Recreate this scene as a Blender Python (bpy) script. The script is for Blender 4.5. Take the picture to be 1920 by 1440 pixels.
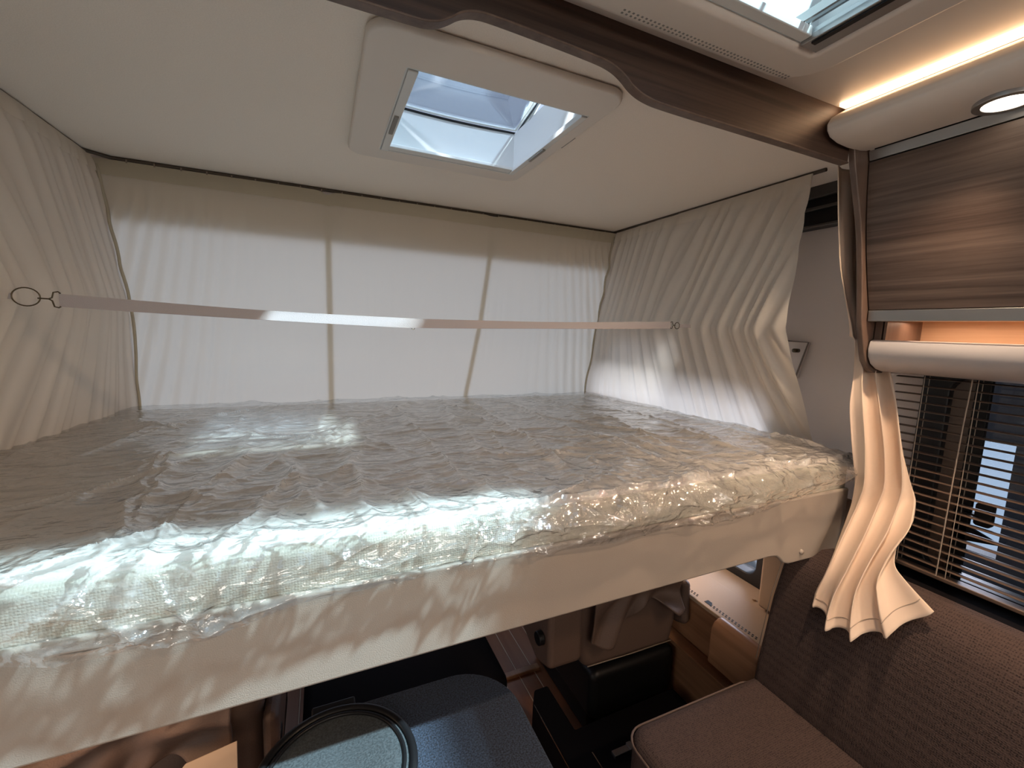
import bpy, bmesh, math, random
import numpy as np
from mathutils import Vector, Matrix
random.seed(7); rng = np.random.default_rng(7)
S = bpy.context.scene; COL = S.collection
for o in list(bpy.data.objects): bpy.data.objects.remove(o)
Z0 = 1.48                      # eye height above the floor; points below are written relative to the eye
V = lambda x, y, z: Vector((x, y, z + Z0))

# ------------------------------------------------------------------ camera
cd = bpy.data.cameras.new('camera'); cam = bpy.data.objects.new('camera', cd); COL.objects.link(cam)
cd.sensor_width = 36; cd.lens = 809.4158/1920*36; cd.clip_start = .02
R = [[0.91529, -0.01987, 0.40198], [-0.40126, -0.13000, 0.90667], [0.03427, -0.99131, -0.12696]]
X = Vector((1843, -40, 809.4158)).normalized(); Y = Vector((-358, -116, 809.4158)).normalized(); Zr = -(X.cross(Y)); Zr.normalize()
if Zr.y > 0: Zr = -Zr
M = Matrix(((X.x, X.y, X.z), (Y.x, Y.y, Y.z), (Zr.x, Zr.y, Zr.z)))
right, down, fwd = M.col[0], M.col[1], M.col[2]
cam.matrix_world = Matrix(((right.x, -down.x, -fwd.x, 0), (right.y, -down.y, -fwd.y, 0), (right.z, -down.z, -fwd.z, Z0), (0, 0, 0, 1)))
S.camera = cam
# ------------------------------------------------------------------ world, lights, exposure
S.view_settings.view_transform = 'Standard'; S.view_settings.look = 'None'; S.view_settings.gamma = 1
S.view_settings.use_curve_mapping = False; S.view_settings.exposure = 0.36
w = bpy.data.worlds.new('world'); S.world = w; w.use_nodes = True
w.node_tree.nodes['Background'].inputs[0].default_value = (.62, .76, 1.0, 1)
w.node_tree.nodes['Background'].inputs[1].default_value = .74
def light(name, kind, loc, power, col, target=None, **kw):
    l = bpy.data.lights.new(name, kind); l.energy = power; l.color = col
    for k, v in kw.items(): setattr(l, k, v)
    o = bpy.data.objects.new(name, l); COL.objects.link(o); o.location = V(*loc)
    if target: o.rotation_euler = (V(*target) - V(*loc)).to_track_quat('-Z', 'Y').to_euler()
    return o
HALL = (.72, .93, 1.0)
light('hall_lamp', 'SPOT', (2.09, -.31, 3.54), 2500, HALL, (.45, .35, .5), spot_size=.5, spot_blend=.3, shadow_soft_size=.10)
light('hall_lamp', 'SPOT', (2.8, -1.3, 4.5), 4000, HALL, (.36, 1.15, .5), spot_size=.14, spot_blend=.3, shadow_soft_size=.12)
light('hall_lamp', 'SPOT', (-3.0, -.7, 2.9), 1700, (.86, .92, 1.0), (.36, 1.12, .52), spot_size=.16, spot_blend=.3, shadow_soft_size=.18)
light('daylight_front', 'AREA', (.35, 3.9, -.1), 6, (.90, .88, 1.0), (.35, 1.9, -.1), shape='RECTANGLE', size=3.2, size_y=1.8)
light('daylight_side', 'AREA', (2.9, 1.5, -.15), 46, (.88, .86, 1.0), (1.6, 1.5, -.4), shape='RECTANGLE', size=1.3, size_y=1.0)
WARM = (1.0, .74, .52)
SPOTS = [(1.185, .43, .475), (1.185, -.25, .475), (1.185, -.95, .475)]
for i, (x, y, z) in enumerate(SPOTS):
    light('spot_bulb', 'SPOT', (x-.012, y, z-.03), [26, 24, 20][i], (1.0, .72, .50), (x-.62, y+.35, -.9), spot_size=2.15, spot_blend=.6, shadow_soft_size=.025)
light('under_bed_fill', 'AREA', (1.22, 1.35, -.615), 1.3, (1.0, .66, .42), None, shape='DISK', size=.12)  # added warm fill for console and floor, no real fixture under the bed
light('under_bed_fill', 'AREA', (-.42, .88, -.612), .9, (1.0, .66, .42), None, shape='DISK', size=.10)  # added as well, brightens the left cab seat
light('niche_lamp', 'AREA', (1.46, 0, .053), 1.5, (1, .66, .45), None, shape='RECTANGLE', size=.03, size_y=1.3)
light('cabin_fill_light', 'AREA', (.1, -1.9, .52), 4, (1.0, .86, .74), (.1, -1.0, -1), shape='RECTANGLE', size=.5, size_y=.5)  # unseen interior fill added behind the camera

light('rear_fill_light', 'AREA', (.2, -2.5, .25), 13, (1.0, .93, .85), (.3, 1.3, .45), shape='RECTANGLE', size=1.6, size_y=.5)  # added ambient fill aimed at the bed ceiling; the back wall has no window

# ------------------------------------------------------------------ materials
def newmat(name):
    m = bpy.data.materials.new(name); m.use_nodes = True; nt = m.node_tree
    return m, nt, nt.nodes['Principled BSDF'], nt.nodes['Material Output']
def N(nt, t, **kw):
    n = nt.nodes.new(t)
    for k, v in kw.items():
        if k.startswith('i_'): n.inputs[k[2:].replace('_', ' ')].default_value = v
        else: setattr(n, k, v)
    return n
def coords(nt, scale=(1, 1, 1), rot=(0, 0, 0)):
    tc = N(nt, 'ShaderNodeTexCoord'); mp = N(nt, 'ShaderNodeMapping')
    mp.inputs['Scale'].default_value = scale; mp.inputs['Rotation'].default_value = rot
    nt.links.new(tc.outputs['Object'], mp.inputs[0]); return mp.outputs[0]
def plain(name, col, rough=.6, metal=0, bump=0, bscale=200, var=0, spec=.5):
    m, nt, b, o = newmat(name)
    b.inputs['Base Color'].default_value = (*col, 1); b.inputs['Roughness'].default_value = rough
    b.inputs['Metallic'].default_value = metal; b.inputs['Specular IOR Level'].default_value = spec
    if bump or var:
        n = N(nt, 'ShaderNodeTexNoise', i_Scale=bscale, i_Detail=4.0); nt.links.new(coords(nt), n.inputs['Vector'])
        if bump:
            bp = N(nt, 'ShaderNodeBump', i_Strength=bump, i_Distance=.002); nt.links.new(n.outputs[0], bp.inputs['Height']); nt.links.new(bp.outputs[0], b.inputs['Normal'])
        if var:
            cr = N(nt, 'ShaderNodeValToRGB'); cr.color_ramp.elements[0].position = .35; cr.color_ramp.elements[1].position = .65
            cr.color_ramp.elements[0].color = (*[c*(1-var) for c in col], 1); cr.color_ramp.elements[1].color = (*[min(1, c*(1+var)) for c in col], 1)
            nt.links.new(n.outputs[0], cr.inputs[0]); nt.links.new(cr.outputs[0], b.inputs['Base Color'])
    return m
def wood(name, c1, c2, scale=(60, 1.2, 60), rough=.45, fine=1.0):
    m, nt, b, o = newmat(name)
    v = coords(nt, scale)
    n = N(nt, 'ShaderNodeTexNoise', i_Scale=1.0, i_Detail=6.0, i_Roughness=.65, i_Distortion=.4); nt.links.new(v, n.inputs['Vector'])
    v2 = coords(nt, tuple(s*.22 for s in scale))
    n2 = N(nt, 'ShaderNodeTexNoise', i_Scale=1.0, i_Detail=3.0, i_Distortion=.8); nt.links.new(v2, n2.inputs['Vector'])
    mx = N(nt, 'ShaderNodeMath', operation='ADD'); nt.links.new(n.outputs[0], mx.inputs[0]); nt.links.new(n2.outputs[0], mx.inputs[1])
    cr = N(nt, 'ShaderNodeValToRGB'); e = cr.color_ramp.elements
    e[0].position = .38; e[0].color = (*c1, 1); e[1].position = .62; e[1].color = (*c2, 1)
    h = N(nt, 'ShaderNodeMath', operation='MULTIPLY'); h.inputs[1].default_value = .5
    nt.links.new(mx.outputs[0], h.inputs[0]); nt.links.new(h.outputs[0], cr.inputs[0]); nt.links.new(cr.outputs[0], b.inputs['Base Color'])
    bp = N(nt, 'ShaderNodeBump', i_Strength=.25*fine, i_Distance=.001); nt.links.new(n.outputs[0], bp.inputs['Height']); nt.links.new(bp.outputs[0], b.inputs['Normal'])
    b.inputs['Roughness'].default_value = rough
    return m
def cloth(name, col, trans=.45, bscale=900):
    m, nt, b, o = newmat(name)
    nt.nodes.remove(b)
    d = N(nt, 'ShaderNodeBsdfDiffuse'); t = N(nt, 'ShaderNodeBsdfTranslucent'); mx = N(nt, 'ShaderNodeMixShader')
    d.inputs[0].default_value = (*col, 1); t.inputs[0].default_value = (*col, 1); mx.inputs[0].default_value = trans
    n = N(nt, 'ShaderNodeTexNoise', i_Scale=bscale, i_Detail=3.0); nt.links.new(coords(nt), n.inputs['Vector'])
    bp = N(nt, 'ShaderNodeBump', i_Strength=.25, i_Distance=.001); nt.links.new(n.outputs[0], bp.inputs['Height']); nt.links.new(bp.outputs[0], d.inputs['Normal'])
    nt.links.new(d.outputs[0], mx.inputs[1]); nt.links.new(t.outputs[0], mx.inputs[2]); nt.links.new(mx.outputs[0], o.inputs[0])
    return m
def weave(name, c1, c2, s=420, bump=.7):
    m, nt, b, o = newmat(name)
    v = coords(nt)
    w1 = N(nt, 'ShaderNodeTexVoronoi', i_Scale=float(s)); w1.inputs['Randomness'].default_value = .30; nt.links.new(v, w1.inputs['Vector'])
    n = N(nt, 'ShaderNodeTexNoise', i_Scale=s*1.7, i_Detail=3.0); nt.links.new(v, n.inputs['Vector'])
    ad = N(nt, 'ShaderNodeMath', operation='ADD'); nt.links.new(w1.outputs['Distance'], ad.inputs[0]); nt.links.new(n.outputs[0], ad.inputs[1])
    cr = N(nt, 'ShaderNodeValToRGB'); e = cr.color_ramp.elements
    e[0].position = .45; e[0].color = (*c2, 1); e[1].position = 1.0; e[1].color = (*c1, 1)
    nt.links.new(ad.outputs[0], cr.inputs[0]); nt.links.new(cr.outputs[0], b.inputs['Base Color'])
    bp = N(nt, 'ShaderNodeBump', i_Strength=bump, i_Distance=.0015, invert=True); nt.links.new(ad.outputs[0], bp.inputs['Height']); nt.links.new(bp.outputs[0], b.inputs['Normal'])
    b.inputs['Roughness'].default_value = .85; b.inputs['Specular IOR Level'].default_value = .25
    return m
def emit(name, col, s):
    m, nt, b, o = newmat(name); b.inputs['Base Color'].default_value = (*col, 1)
    b.inputs['Emission Color'].default_value = (*col, 1); b.inputs['Emission Strength'].default_value = s; return m
def glass(name, tint, refl=.35, rough=.02):
    m, nt, b, o = newmat(name); nt.nodes.remove(b)
    t = N(nt, 'ShaderNodeBsdfTransparent'); t.inputs[0].default_value = (*tint, 1)
    g = N(nt, 'ShaderNodeBsdfGlossy'); g.inputs['Roughness'].default_value = rough
    lw = N(nt, 'ShaderNodeFresnel'); lw.inputs[0].default_value = 1.5
    sc = N(nt, 'ShaderNodeMath', operation='MULTIPLY'); sc.inputs[1].default_value = refl; nt.links.new(lw.outputs[0], sc.inputs[0])
    mx = N(nt, 'ShaderNodeMixShader'); nt.links.new(sc.outputs[0], mx.inputs[0]); nt.links.new(t.outputs[0], mx.inputs[1]); nt.links.new(g.outputs[0], mx.inputs[2]); nt.links.new(mx.outputs[0], o.inputs[0])
    return m
def film_mat():
    m, nt, b, o = newmat('clear_plastic_film'); nt.nodes.remove(b); L = nt.links.new
    at = N(nt, 'ShaderNodeAttribute', attribute_name='crinkle'); sp = N(nt, 'ShaderNodeSeparateColor'); L(at.outputs['Color'], sp.inputs[0])
    v = coords(nt)
    dn = N(nt, 'ShaderNodeTexNoise', i_Scale=9.0, i_Detail=2.0); L(v, dn.inputs['Vector'])
    dm = N(nt, 'ShaderNodeVectorMath', operation='MULTIPLY_ADD'); dm.inputs[1].default_value = (.09, .09, .09); L(dn.outputs['Color'], dm.inputs[0]); L(v, dm.inputs[2])
    n = N(nt, 'ShaderNodeTexNoise', i_Scale=24.0, i_Detail=4.0, i_Roughness=.5, i_Distortion=1.4); L(coords(nt, (.5, 1.3, 1)), n.inputs['Vector'])
    v1 = N(nt, 'ShaderNodeTexVoronoi', i_Scale=15.0); L(dm.outputs[0], v1.inputs['Vector'])
    v2 = N(nt, 'ShaderNodeTexVoronoi', i_Scale=48.0); L(dm.outputs[0], v2.inputs['Vector'])
    a1 = N(nt, 'ShaderNodeMath', operation='MULTIPLY_ADD'); a1.inputs[1].default_value = .45; L(v2.outputs['Distance'], a1.inputs[0]); L(v1.outputs['Distance'], a1.inputs[2])
    a2 = N(nt, 'ShaderNodeMath', operation='MULTIPLY'); L(a1.outputs[0], a2.inputs[0]); L(sp.outputs[1], a2.inputs[1])
    a3 = N(nt, 'ShaderNodeMath', operation='MULTIPLY_ADD'); a3.inputs[1].default_value = 1.3; L(a2.outputs[0], a3.inputs[0]); L(n.outputs[0], a3.inputs[2])
    bp = N(nt, 'ShaderNodeBump', i_Strength=.45, i_Distance=.012); L(a3.outputs[0], bp.inputs['Height'])
    t = N(nt, 'ShaderNodeBsdfTransparent'); t.inputs[0].default_value = (.985, .985, .98, 1)
    g = N(nt, 'ShaderNodeBsdfGlossy'); g.inputs['Roughness'].default_value = .055; L(bp.outputs[0], g.inputs['Normal'])
    d = N(nt, 'ShaderNodeBsdfDiffuse'); d.inputs[0].default_value = (.92, .91, .89, 1); tl = N(nt, 'ShaderNodeBsdfTranslucent'); tl.inputs[0].default_value = (.92, .91, .89, 1)
    md = N(nt, 'ShaderNodeMixShader'); md.inputs[0].default_value = .35; L(d.outputs[0], md.inputs[1]); L(tl.outputs[0], md.inputs[2])
    fr = N(nt, 'ShaderNodeFresnel'); fr.inputs[0].default_value = 1.5; L(bp.outputs[0], fr.inputs['Normal'])
    ma = N(nt, 'ShaderNodeMath', operation='MULTIPLY_ADD', use_clamp=True); ma.inputs[1].default_value = 2.3; ma.inputs[2].default_value = .06; L(fr.outputs[0], ma.inputs[0])
    mn = N(nt, 'ShaderNodeMath', operation='MINIMUM'); mn.inputs[1].default_value = .8; L(ma.outputs[0], mn.inputs[0])
    df = N(nt, 'ShaderNodeMath', operation='MULTIPLY_ADD'); df.inputs[1].default_value = .55; df.inputs[2].default_value = .05; L(sp.outputs[0], df.inputs[0])
    m1 = N(nt, 'ShaderNodeMixShader'); L(df.outputs[0], m1.inputs[0]); L(t.outputs[0], m1.inputs[1]); L(md.outputs[0], m1.inputs[2])
    mx = N(nt, 'ShaderNodeMixShader'); L(mn.outputs[0], mx.inputs[0]); L(m1.outputs[0], mx.inputs[1]); L(g.outputs[0], mx.inputs[2]); L(mx.outputs[0], o.inputs[0])
    return m
CEIL = plain('ceiling_fleece', (.90, .825, .735), .9, bump=.35, bscale=420, var=.03)
SHELL = plain('cream_plastic', (.74, .68, .61), .42)
WHITE = plain('white_plastic', (.70, .71, .69), .4)
WALL = plain('wall_laminate', (.70, .64, .61), .6)
DARKW = wood('dark_walnut', (.026, .013, .009), (.095, .055, .038), (1.6, 90, 90), .45)
POSTW = wood('post_walnut', (.09, .055, .04), (.16, .105, .078), (50, 50, 1.5), .4)
DOORW = wood('grey_brown_veneer', (.060, .038, .029), (.185, .130, .102), (70, 2.2, 70), .42, 1.4)
LITW = wood('niche_veneer', (.50, .34, .22), (.62, .45, .31), (70, 2, 70), .5)
CONW = wood('console_veneer', (.26, .125, .062), (.42, .22, .12), (60, 2, 60), .4)
PLNK = wood('floor_board', (.23, .085, .038), (.31, .13, .062), (30, 1.5, 30), .45)
LEDGE = plain('ledge_plastic', (.52, .385, .27), .6, bump=.2, bscale=600)
ALU = plain('brushed_aluminium', (.42, .42, .42), .35, 1)
CHROME = plain('chrome', (.7, .68, .64), .15, 1)
BLACK = plain('black_plastic', (.007, .007, .008), .4, spec=.3)
BLACKM = plain('black_matt', (.006, .005, .006), .9, spec=.08)
RUB = plain('black_rubber', (.012, .013, .016), .4)
BRASS = plain('antique_brass_wire', (.14, .11, .07), .35, 1)
CURT = cloth('bed_curtain_cloth', (.80, .74, .64), .50)
CURTS = cloth('side_curtain_cloth', (.84, .775, .685), .44)
SEAMC = cloth('seam_cloth', (.62, .56, .44), .42)
STRAPM = plain('strap_webbing', (.42, .385, .385), .7, bump=.4, bscale=900)
TIEC = cloth('tieback_curtain_cloth', (.82, .655, .52), .12, 1400)
FOAM = weave('knitted_ticking', (.62, .59, .50), (.58, .55, .46), 240, .4)
SHEET = plain('mattress_sheet', (.82, .775, .715), .85, bump=.3, bscale=500)
PANEL = plain('cream_leatherette', (.40, .34, .285), .5, bump=.25, bscale=500)
SOFA = weave('brown_woven_fabric', (.085, .056, .048), (.006, .004, .004), 230, 1.0)
LEATH = plain('brown_seat_fabric', (.095, .058, .043), .62, bump=.3, bscale=350, var=.08)
PIPE = plain('pale_piping', (.24, .185, .145), .7)
TABLE = plain('speckled_dark_felt', (.024, .034, .055), .8, bump=1.0, bscale=330, var=.75)
DISC = plain('grey_disc', (.05, .058, .062), .6, bump=.5, bscale=300, var=.35)
SLAT = plain('bronze_slat', (.17, .115, .085), .4, .3)
CORD = plain('blind_cord', (.42, .34, .27), .8)
LED = emit('led_strip_light', (1.0, .70, .44), 3.8)
LENS = emit('lamp_lens', (1.0, .86, .68), 8)
GLASST = glass('tinted_roof_glass', (.60, .63, .69))
GLASSW = glass('side_glass', (.80, .84, .86), .9)
FILM = film_mat()
PAPER = plain('kraft_card', (.46, .33, .23), .8)
EXT = plain('outside_dark_body', (.012, .013, .018), .6)
INLAY = plain('pale_inlay', (.62, .46, .34), .6)
LABELM = plain('grey_label', (.25, .24, .22), .6)

# ------------------------------------------------------------------ mesh helpers
class MB:
    def __init__(s): s.v = []; s.f = []
    def add(s, vs, fs):
        n = len(s.v); s.v += [tuple(p) for p in vs]; s.f += [tuple(n+i for i in f) for f in fs]; return s
    def box(s, x0, x1, y0, y1, z0, z1):
        return s.add([(x0,y0,z0),(x1,y0,z0),(x1,y1,z0),(x0,y1,z0),(x0,y0,z1),(x1,y0,z1),(x1,y1,z1),(x0,y1,z1)],
                     [(0,3,2,1),(4,5,6,7),(0,1,5,4),(1,2,6,5),(2,3,7,6),(3,0,4,7)])
    def prism(s, pts, ax, a, b):      # pts in the other two axes (order x,y,z without ax)
        def mk(p, t):
            return {'x': (t, p[0], p[1]), 'y': (p[0], t, p[1]), 'z': (p[0], p[1], t)}[ax]
        n = len(pts)
        return s.add([mk(p, a) for p in pts]+[mk(p, b) for p in pts],
                     [tuple(range(n))[::-1], tuple(range(n, 2*n))]+[(i, (i+1) % n, n+(i+1) % n, n+i) for i in range(n)])
    def tube(s, pts, r, n=8, closed=False):
        pts = [Vector(p) for p in pts]; m = len(pts); vs = []; up = None
        for i, p in enumerate(pts):
            if closed: d = pts[(i+1) % m]-pts[i-1]
            else: d = pts[min(i+1, m-1)]-pts[max(i-1, 0)]
            d.normalize()
            if up is None: up = Vector((0, 0, 1)) if abs(d.z) < .9 else Vector((1, 0, 0))
            a = d.cross(up).normalized(); b = a.cross(d).normalized(); up = b
            rr = r[i] if isinstance(r, (list, tuple)) else r
            for k in range(n):
                t = 2*math.pi*k/n; vs.append(p+a*math.cos(t)*rr+b*math.sin(t)*rr)
        fs = []
        for i in range(m if closed else m-1):
            j = (i+1) % m
            for k in range(n): fs.append((i*n+k, i*n+(k+1) % n, j*n+(k+1) % n, j*n+k))
        if not closed: fs += [tuple(range(n)), tuple(range((m-1)*n, m*n))[::-1]]
        return s.add(vs, fs)
    def lathe(s, prof, c, n=40, axis='z'):
        vs = []
        for r, h in prof:
            for k in range(n):
                t = 2*math.pi*k/n; vs.append((c[0]+r*math.cos(t), c[1]+r*math.sin(t), c[2]+h))
        m = len(prof); fs = [(i*n+k, i*n+(k+1) % n, (i+1)*n+(k+1) % n, (i+1)*n+k) for i in range(m-1) for k in range(n)]
        fs += [tuple(range(n))[::-1], tuple(range((m-1)*n, m*n))]
        return s.add(vs, fs)
    def grid(s, P):                   # P: (a,b,3) array
        a, b = P.shape[:2]
        return s.add(P.reshape(-1, 3).tolist(), [(i*b+j, i*b+j+1, (i+1)*b+j+1, (i+1)*b+j) for i in range(a-1) for j in range(b-1)])
def obj(name, mb, mat, parent=None, bevel=0, seg=3, smooth=False, solid=0, subd=0, origin=None):
    vs = np.array(mb.v, float); vs[:, 2] += Z0
    if parent is not None: org = np.array(worg[parent.name])
    elif origin is not None: org = np.array([origin[0], origin[1], origin[2]+Z0])
    else: org = np.array([(vs[:, 0].min()+vs[:, 0].max())/2, (vs[:, 1].min()+vs[:, 1].max())/2, vs[:, 2].min()])
    me = bpy.data.meshes.new(name); me.from_pydata((vs-org).tolist(), [], mb.f); me.validate()
    bm = bmesh.new(); bm.from_mesh(me)
    if len(bm.faces) < 60000: bmesh.ops.recalc_face_normals(bm, faces=bm.faces)
    bm.to_mesh(me); bm.free()
    me.materials.append(mat); o = bpy.data.objects.new(name, me); COL.objects.link(o)
    if parent is not None: o.parent = parent
    else: o.location = org
    worg[o.name] = org.tolist()
    if smooth or bevel or subd:
        for p in me.polygons: p.use_smooth = True
    if solid: md = o.modifiers.new('s', 'SOLIDIFY'); md.thickness = solid; md.offset = 0
    if bevel:
        md = o.modifiers.new('b', 'BEVEL'); md.width = bevel; md.segments = seg; md.limit_method = 'ANGLE'; md.angle_limit = .6
        wn = o.modifiers.new('w', 'WEIGHTED_NORMAL'); wn.keep_sharp = False
    if subd: md = o.modifiers.new('u', 'SUBSURF'); md.levels = subd; md.render_levels = subd
    return o
worg = {}
def thing(name, loc, label, cat, group=None):
    o = bpy.data.objects.new(name, None); COL.objects.link(o); o.location = V(*loc); o.empty_display_size = .05
    worg[o.name] = [loc[0], loc[1], loc[2]+Z0]; return tag(o, label, cat, group)
def tag(o, label=None, cat=None, group=None, kind=None):
    if label: o['label'] = label
    if cat: o['category'] = cat
    if group: o['group'] = group
    if kind: o['kind'] = kind
    return o
def struct(name, mb, mat, **kw): return tag(obj(name, mb, mat, **kw), kind='structure')
def slab(mb, X0, X1, Y0, Y1, z0, z1, hx0, hx1, hy0, hy1):   # slab with a rectangular hole
    mb.box(X0, hx0, Y0, Y1, z0, z1); mb.box(hx1, X1, Y0, Y1, z0, z1); mb.box(hx0, hx1, Y0, hy0, z0, z1); mb.box(hx0, hx1, hy1, Y1, z0, z1)
def rrect(x0, x1, y0, y1, r, n=6):
    out = []
    for cx, cy, a in ((x1-r, y1-r, 0), (x0+r, y1-r, 90), (x0+r, y0+r, 180), (x1-r, y0+r, 270)):
        for k in range(n+1):
            t = math.radians(a+90*k/n); out.append((cx+r*math.cos(t), cy+r*math.sin(t)))
    return out
def ring(mb, outer, inner, ax, a, b):      # same number of points
    def mk(p, t): return {'x': (t, p[0], p[1]), 'y': (p[0], t, p[1]), 'z': (p[0], p[1], t)}[ax]
    n = len(outer); vs = [mk(p, a) for p in outer]+[mk(p, a) for p in inner]+[mk(p, b) for p in outer]+[mk(p, b) for p in inner]
    fs = []
    for i in range(n):
        j = (i+1) % n
        fs += [(i, j, n+j, n+i), (2*n+i, 3*n+i, 3*n+j, 2*n+j), (i, 2*n+i, 2*n+j, j), (n+i, n+j, 3*n+j, 3*n+i)]
    return mb.add(vs, fs)
# smooth value noise
_T = rng.random((256, 256))
def vnoise(x, y):
    x = np.asarray(x, float); y = np.asarray(y, float)
    xi = np.floor(x).astype(int); yi = np.floor(y).astype(int); fx = x-xi; fy = y-yi
    fx = fx*fx*(3-2*fx); fy = fy*fy*(3-2*fy)
    g = lambda a, b: _T[a % 256, b % 256]
    return (g(xi, yi)*(1-fx)+g(xi+1, yi)*fx)*(1-fy)+(g(xi, yi+1)*(1-fx)+g(xi+1, yi+1)*fx)*fy
def ridge(x, y): return 1-np.abs(2*vnoise(x, y)-1)
def lerp(a, b, t): return a+(b-a)*t
def pl(xs, ys, t): return np.interp(t, xs, ys)

# ================================================================== the shell
XL, XR, YB, YF = -.90, 1.56, -2.6, 2.35
b = MB(); slab(b, XL, XR+.04, .73, YF, .50, .60, .14, .59, .88, 1.35); b.box(XL, XR, .716, .73, .50, .60); struct('ceiling', b, CEIL)
b = MB(); slab(b, XL, XR+.04, YB, .70, .545, .60, -.07, .87, -.09, .605); struct('ceiling', b, SHELL)
b = MB(); b.box(XL-.04, XL, YB, YF, -1.5, .6); struct('wall_left', b, WALL)
b = MB(); b.box(XL, XR, YB-.04, YB, -1.5, .6); struct('wall_back', b, WALL)
b = MB()
b.box(XR, XR+.04, YB, YF, -.05, .545); b.box(XR, XR+.04, YB, YF, -1.5, -.96)
b.box(XR, XR+.04, YB, -.9, -.96, -.05); b.box(XR, XR+.04, .60, 1.03, -.96, -.05); b.box(XR, XR+.04, -.9, .60, -.96, -.66); b.box(XR, XR+.04, 1.98, YF, -.96, -.05); b.box(XR, XR+.04, 1.03, 1.98, -.18, -.05)
struct('wall_right', b, WALL)
b = MB(); b.prism([(1.866, .50), (1.888, .305), (1.915, .305), (1.915, .50)], 'x', XL, XR); b.box(XL, XR, YF-.03, YF, -1.5, -.75); b.box(XL, -.70, 2.10, 2.12, -.75, .31); b.box(1.42, XR, 2.10, 2.12, -.75, .31)
struct('wall_front', b, WALL)
b = MB(); b.box(XL-.04, XR+.04, YB, YF, -1.56, -1.50); fl = struct('floor', b, BLACKM)
x = XL+.01; 
while x < XR-.05:
    m = MB(); m.box(x, x+.066, -.9, 2.3, -1.50, -1.482); obj('floor_board', m, PLNK, fl)
    m = MB(); m.box(x+.067, x+.0705, -.9, 2.3, -1.50, -1.4818); obj('inlay_strip', m, INLAY, fl)
    x += .0715

# ------------------------------------------------------------------ beam with scalloped lower edge
def beam_bottom():
    P = [(-.89, .446), (.130, .446), (.165, .450), (.187, .462), (.205, .476), (.228, .484), (.26, .486), (.45, .479), (.49, .474), (.515, .463), (.535, .448), (.565, .438), (.61, .434), (.85, .434), (1.19, .432)]
    for _ in range(3):
        Q = [P[0]]
        for a, c in zip(P[:-1], P[1:]): Q += [(a[0]*.75+c[0]*.25, a[1]*.75+c[1]*.25), (a[0]*.25+c[0]*.75, a[1]*.25+c[1]*.75)]
        P = Q+[P[-1]]
    return P
t = thing('ceiling_beam', (.3, .715, .44), 'dark walnut beam across the ceiling with a scalloped lower edge', 'beam')
bb = beam_bottom(); poly = bb+[(1.19, .60), (-.89, .60)]
b = MB(); b.prism(poly, 'y', .700, .716); obj('board', b, DARKW, t, bevel=.002)
b = MB()
lo = [(x, z-.0025) for x, z in bb]; hi = [(x, z+.0012) for x, z in bb[::-1]]
b.prism(lo+hi, 'y', .698, .718); tag(obj('edge_band', b, POSTW, t, bevel=.0012), 'lighter brown edge banding')

# ------------------------------------------------------------------ roof hatch above the bed
t = thing('roof_hatch', (.36, 1.1, .48), 'square white roof hatch with tilted glass lid, above the bed', 'skylight')
b = MB(); ring(b, rrect(.078, .600, .792, 1.400, .045), rrect(.161, .567, .903, 1.328, .004), 'z', .484, .5)
obj('frame', b, SHELL, t, bevel=.007)
b = MB()
b.box(.145, .161, .885, 1.345, .485, .606); b.box(.567, .583, .885, 1.345, .485, .606); b.box(.161, .567, .885, .903, .485, .606); b.box(.161, .567, 1.328, 1.345, .485, .606)
obj('well_liner', b, WHITE, t)
b = MB(); b.box(.162, .182, .905, 1.326, .482, .496); rl = obj('blind_rail', b, WHITE, t, bevel=.002)
b = MB(); b.box(.166, .176, 1.10, 1.20, .478, .4826); tag(obj('grip', b, LABELM, rl, bevel=.001), 'grey grip')
b = MB(); b.box(.551, .566, .905, 1.326, .482, .496); rr_ = obj('blind_rail', b, WHITE, t, bevel=.002)
b = MB(); b.box(.554, .563, 1.10, 1.19, .478, .4826); tag(obj('grip', b, LABELM, rr_, bevel=.001), 'grey grip')
b = MB(); b.box(.182, .551, 1.298, 1.326, .486, .496); obj('blind_rail', b, WHITE, t, bevel=.002)
# glass lid, hinged at the far side and raised a little towards the beam
def lid(u, v, d=0):      # u across x, v along y from far (0) to near (1)
    return (lerp(.150, .580, u), lerp(1.335, .885, v), .612+v*.082+d-.006*math.cos(math.pi*(u-.5)))
def quadslab(mb, f, u0, u1, v0, v1, d0, d1, n=8):
    P = np.array([[f(lerp(u0, u1, i/n), lerp(v0, v1, j/n), d) for j in range(n+1)] for d in (d0,) for i in range(n+1)])
    mb.grid(P.reshape(n+1, n+1, 3)); P2 = P.copy(); P2[:, 2:] += 0
    Q = np.array([[f(lerp(u0, u1, i/n), lerp(v0, v1, j/n), d1) for j in range(n+1)] for i in range(n+1)]); mb.grid(Q)
b = MB(); quadslab(b, lid, .02, .98, .02, .98, 0, .004); obj('glass_lid', b, GLASST, t, smooth=True)
lp = [lid(u, v, -.004) for u, v in [(.01+.98*k/10, .012) for k in range(11)]+[(.99, .012+.976*k/10) for k in range(1, 11)]+[(.99-.98*k/10, .988) for k in range(1, 11)]+[(.01, .988-.976*k/10) for k in range(1, 10)]]
b = MB(); b.tube(lp, .0042, 8, True); tag(obj('gasket', b, RUB, t, smooth=True), 'black rubber gasket')
lp2 = [(p[0]*1.0+(.365-p[0])*.035, p[1]+(1.11-p[1])*.035, p[2]+.006) for p in lp]
b = MB(); b.tube(lp2, .004, 8, True); obj('lid_rim', b, WHITE, t, smooth=True)
b = MB(); b.tube([(.572, 1.25, .60), (.560, 1.10, .628), (.566, .95, .672)], .004, 6); obj('stay_arm', b, WHITE, t, smooth=True)
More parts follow.
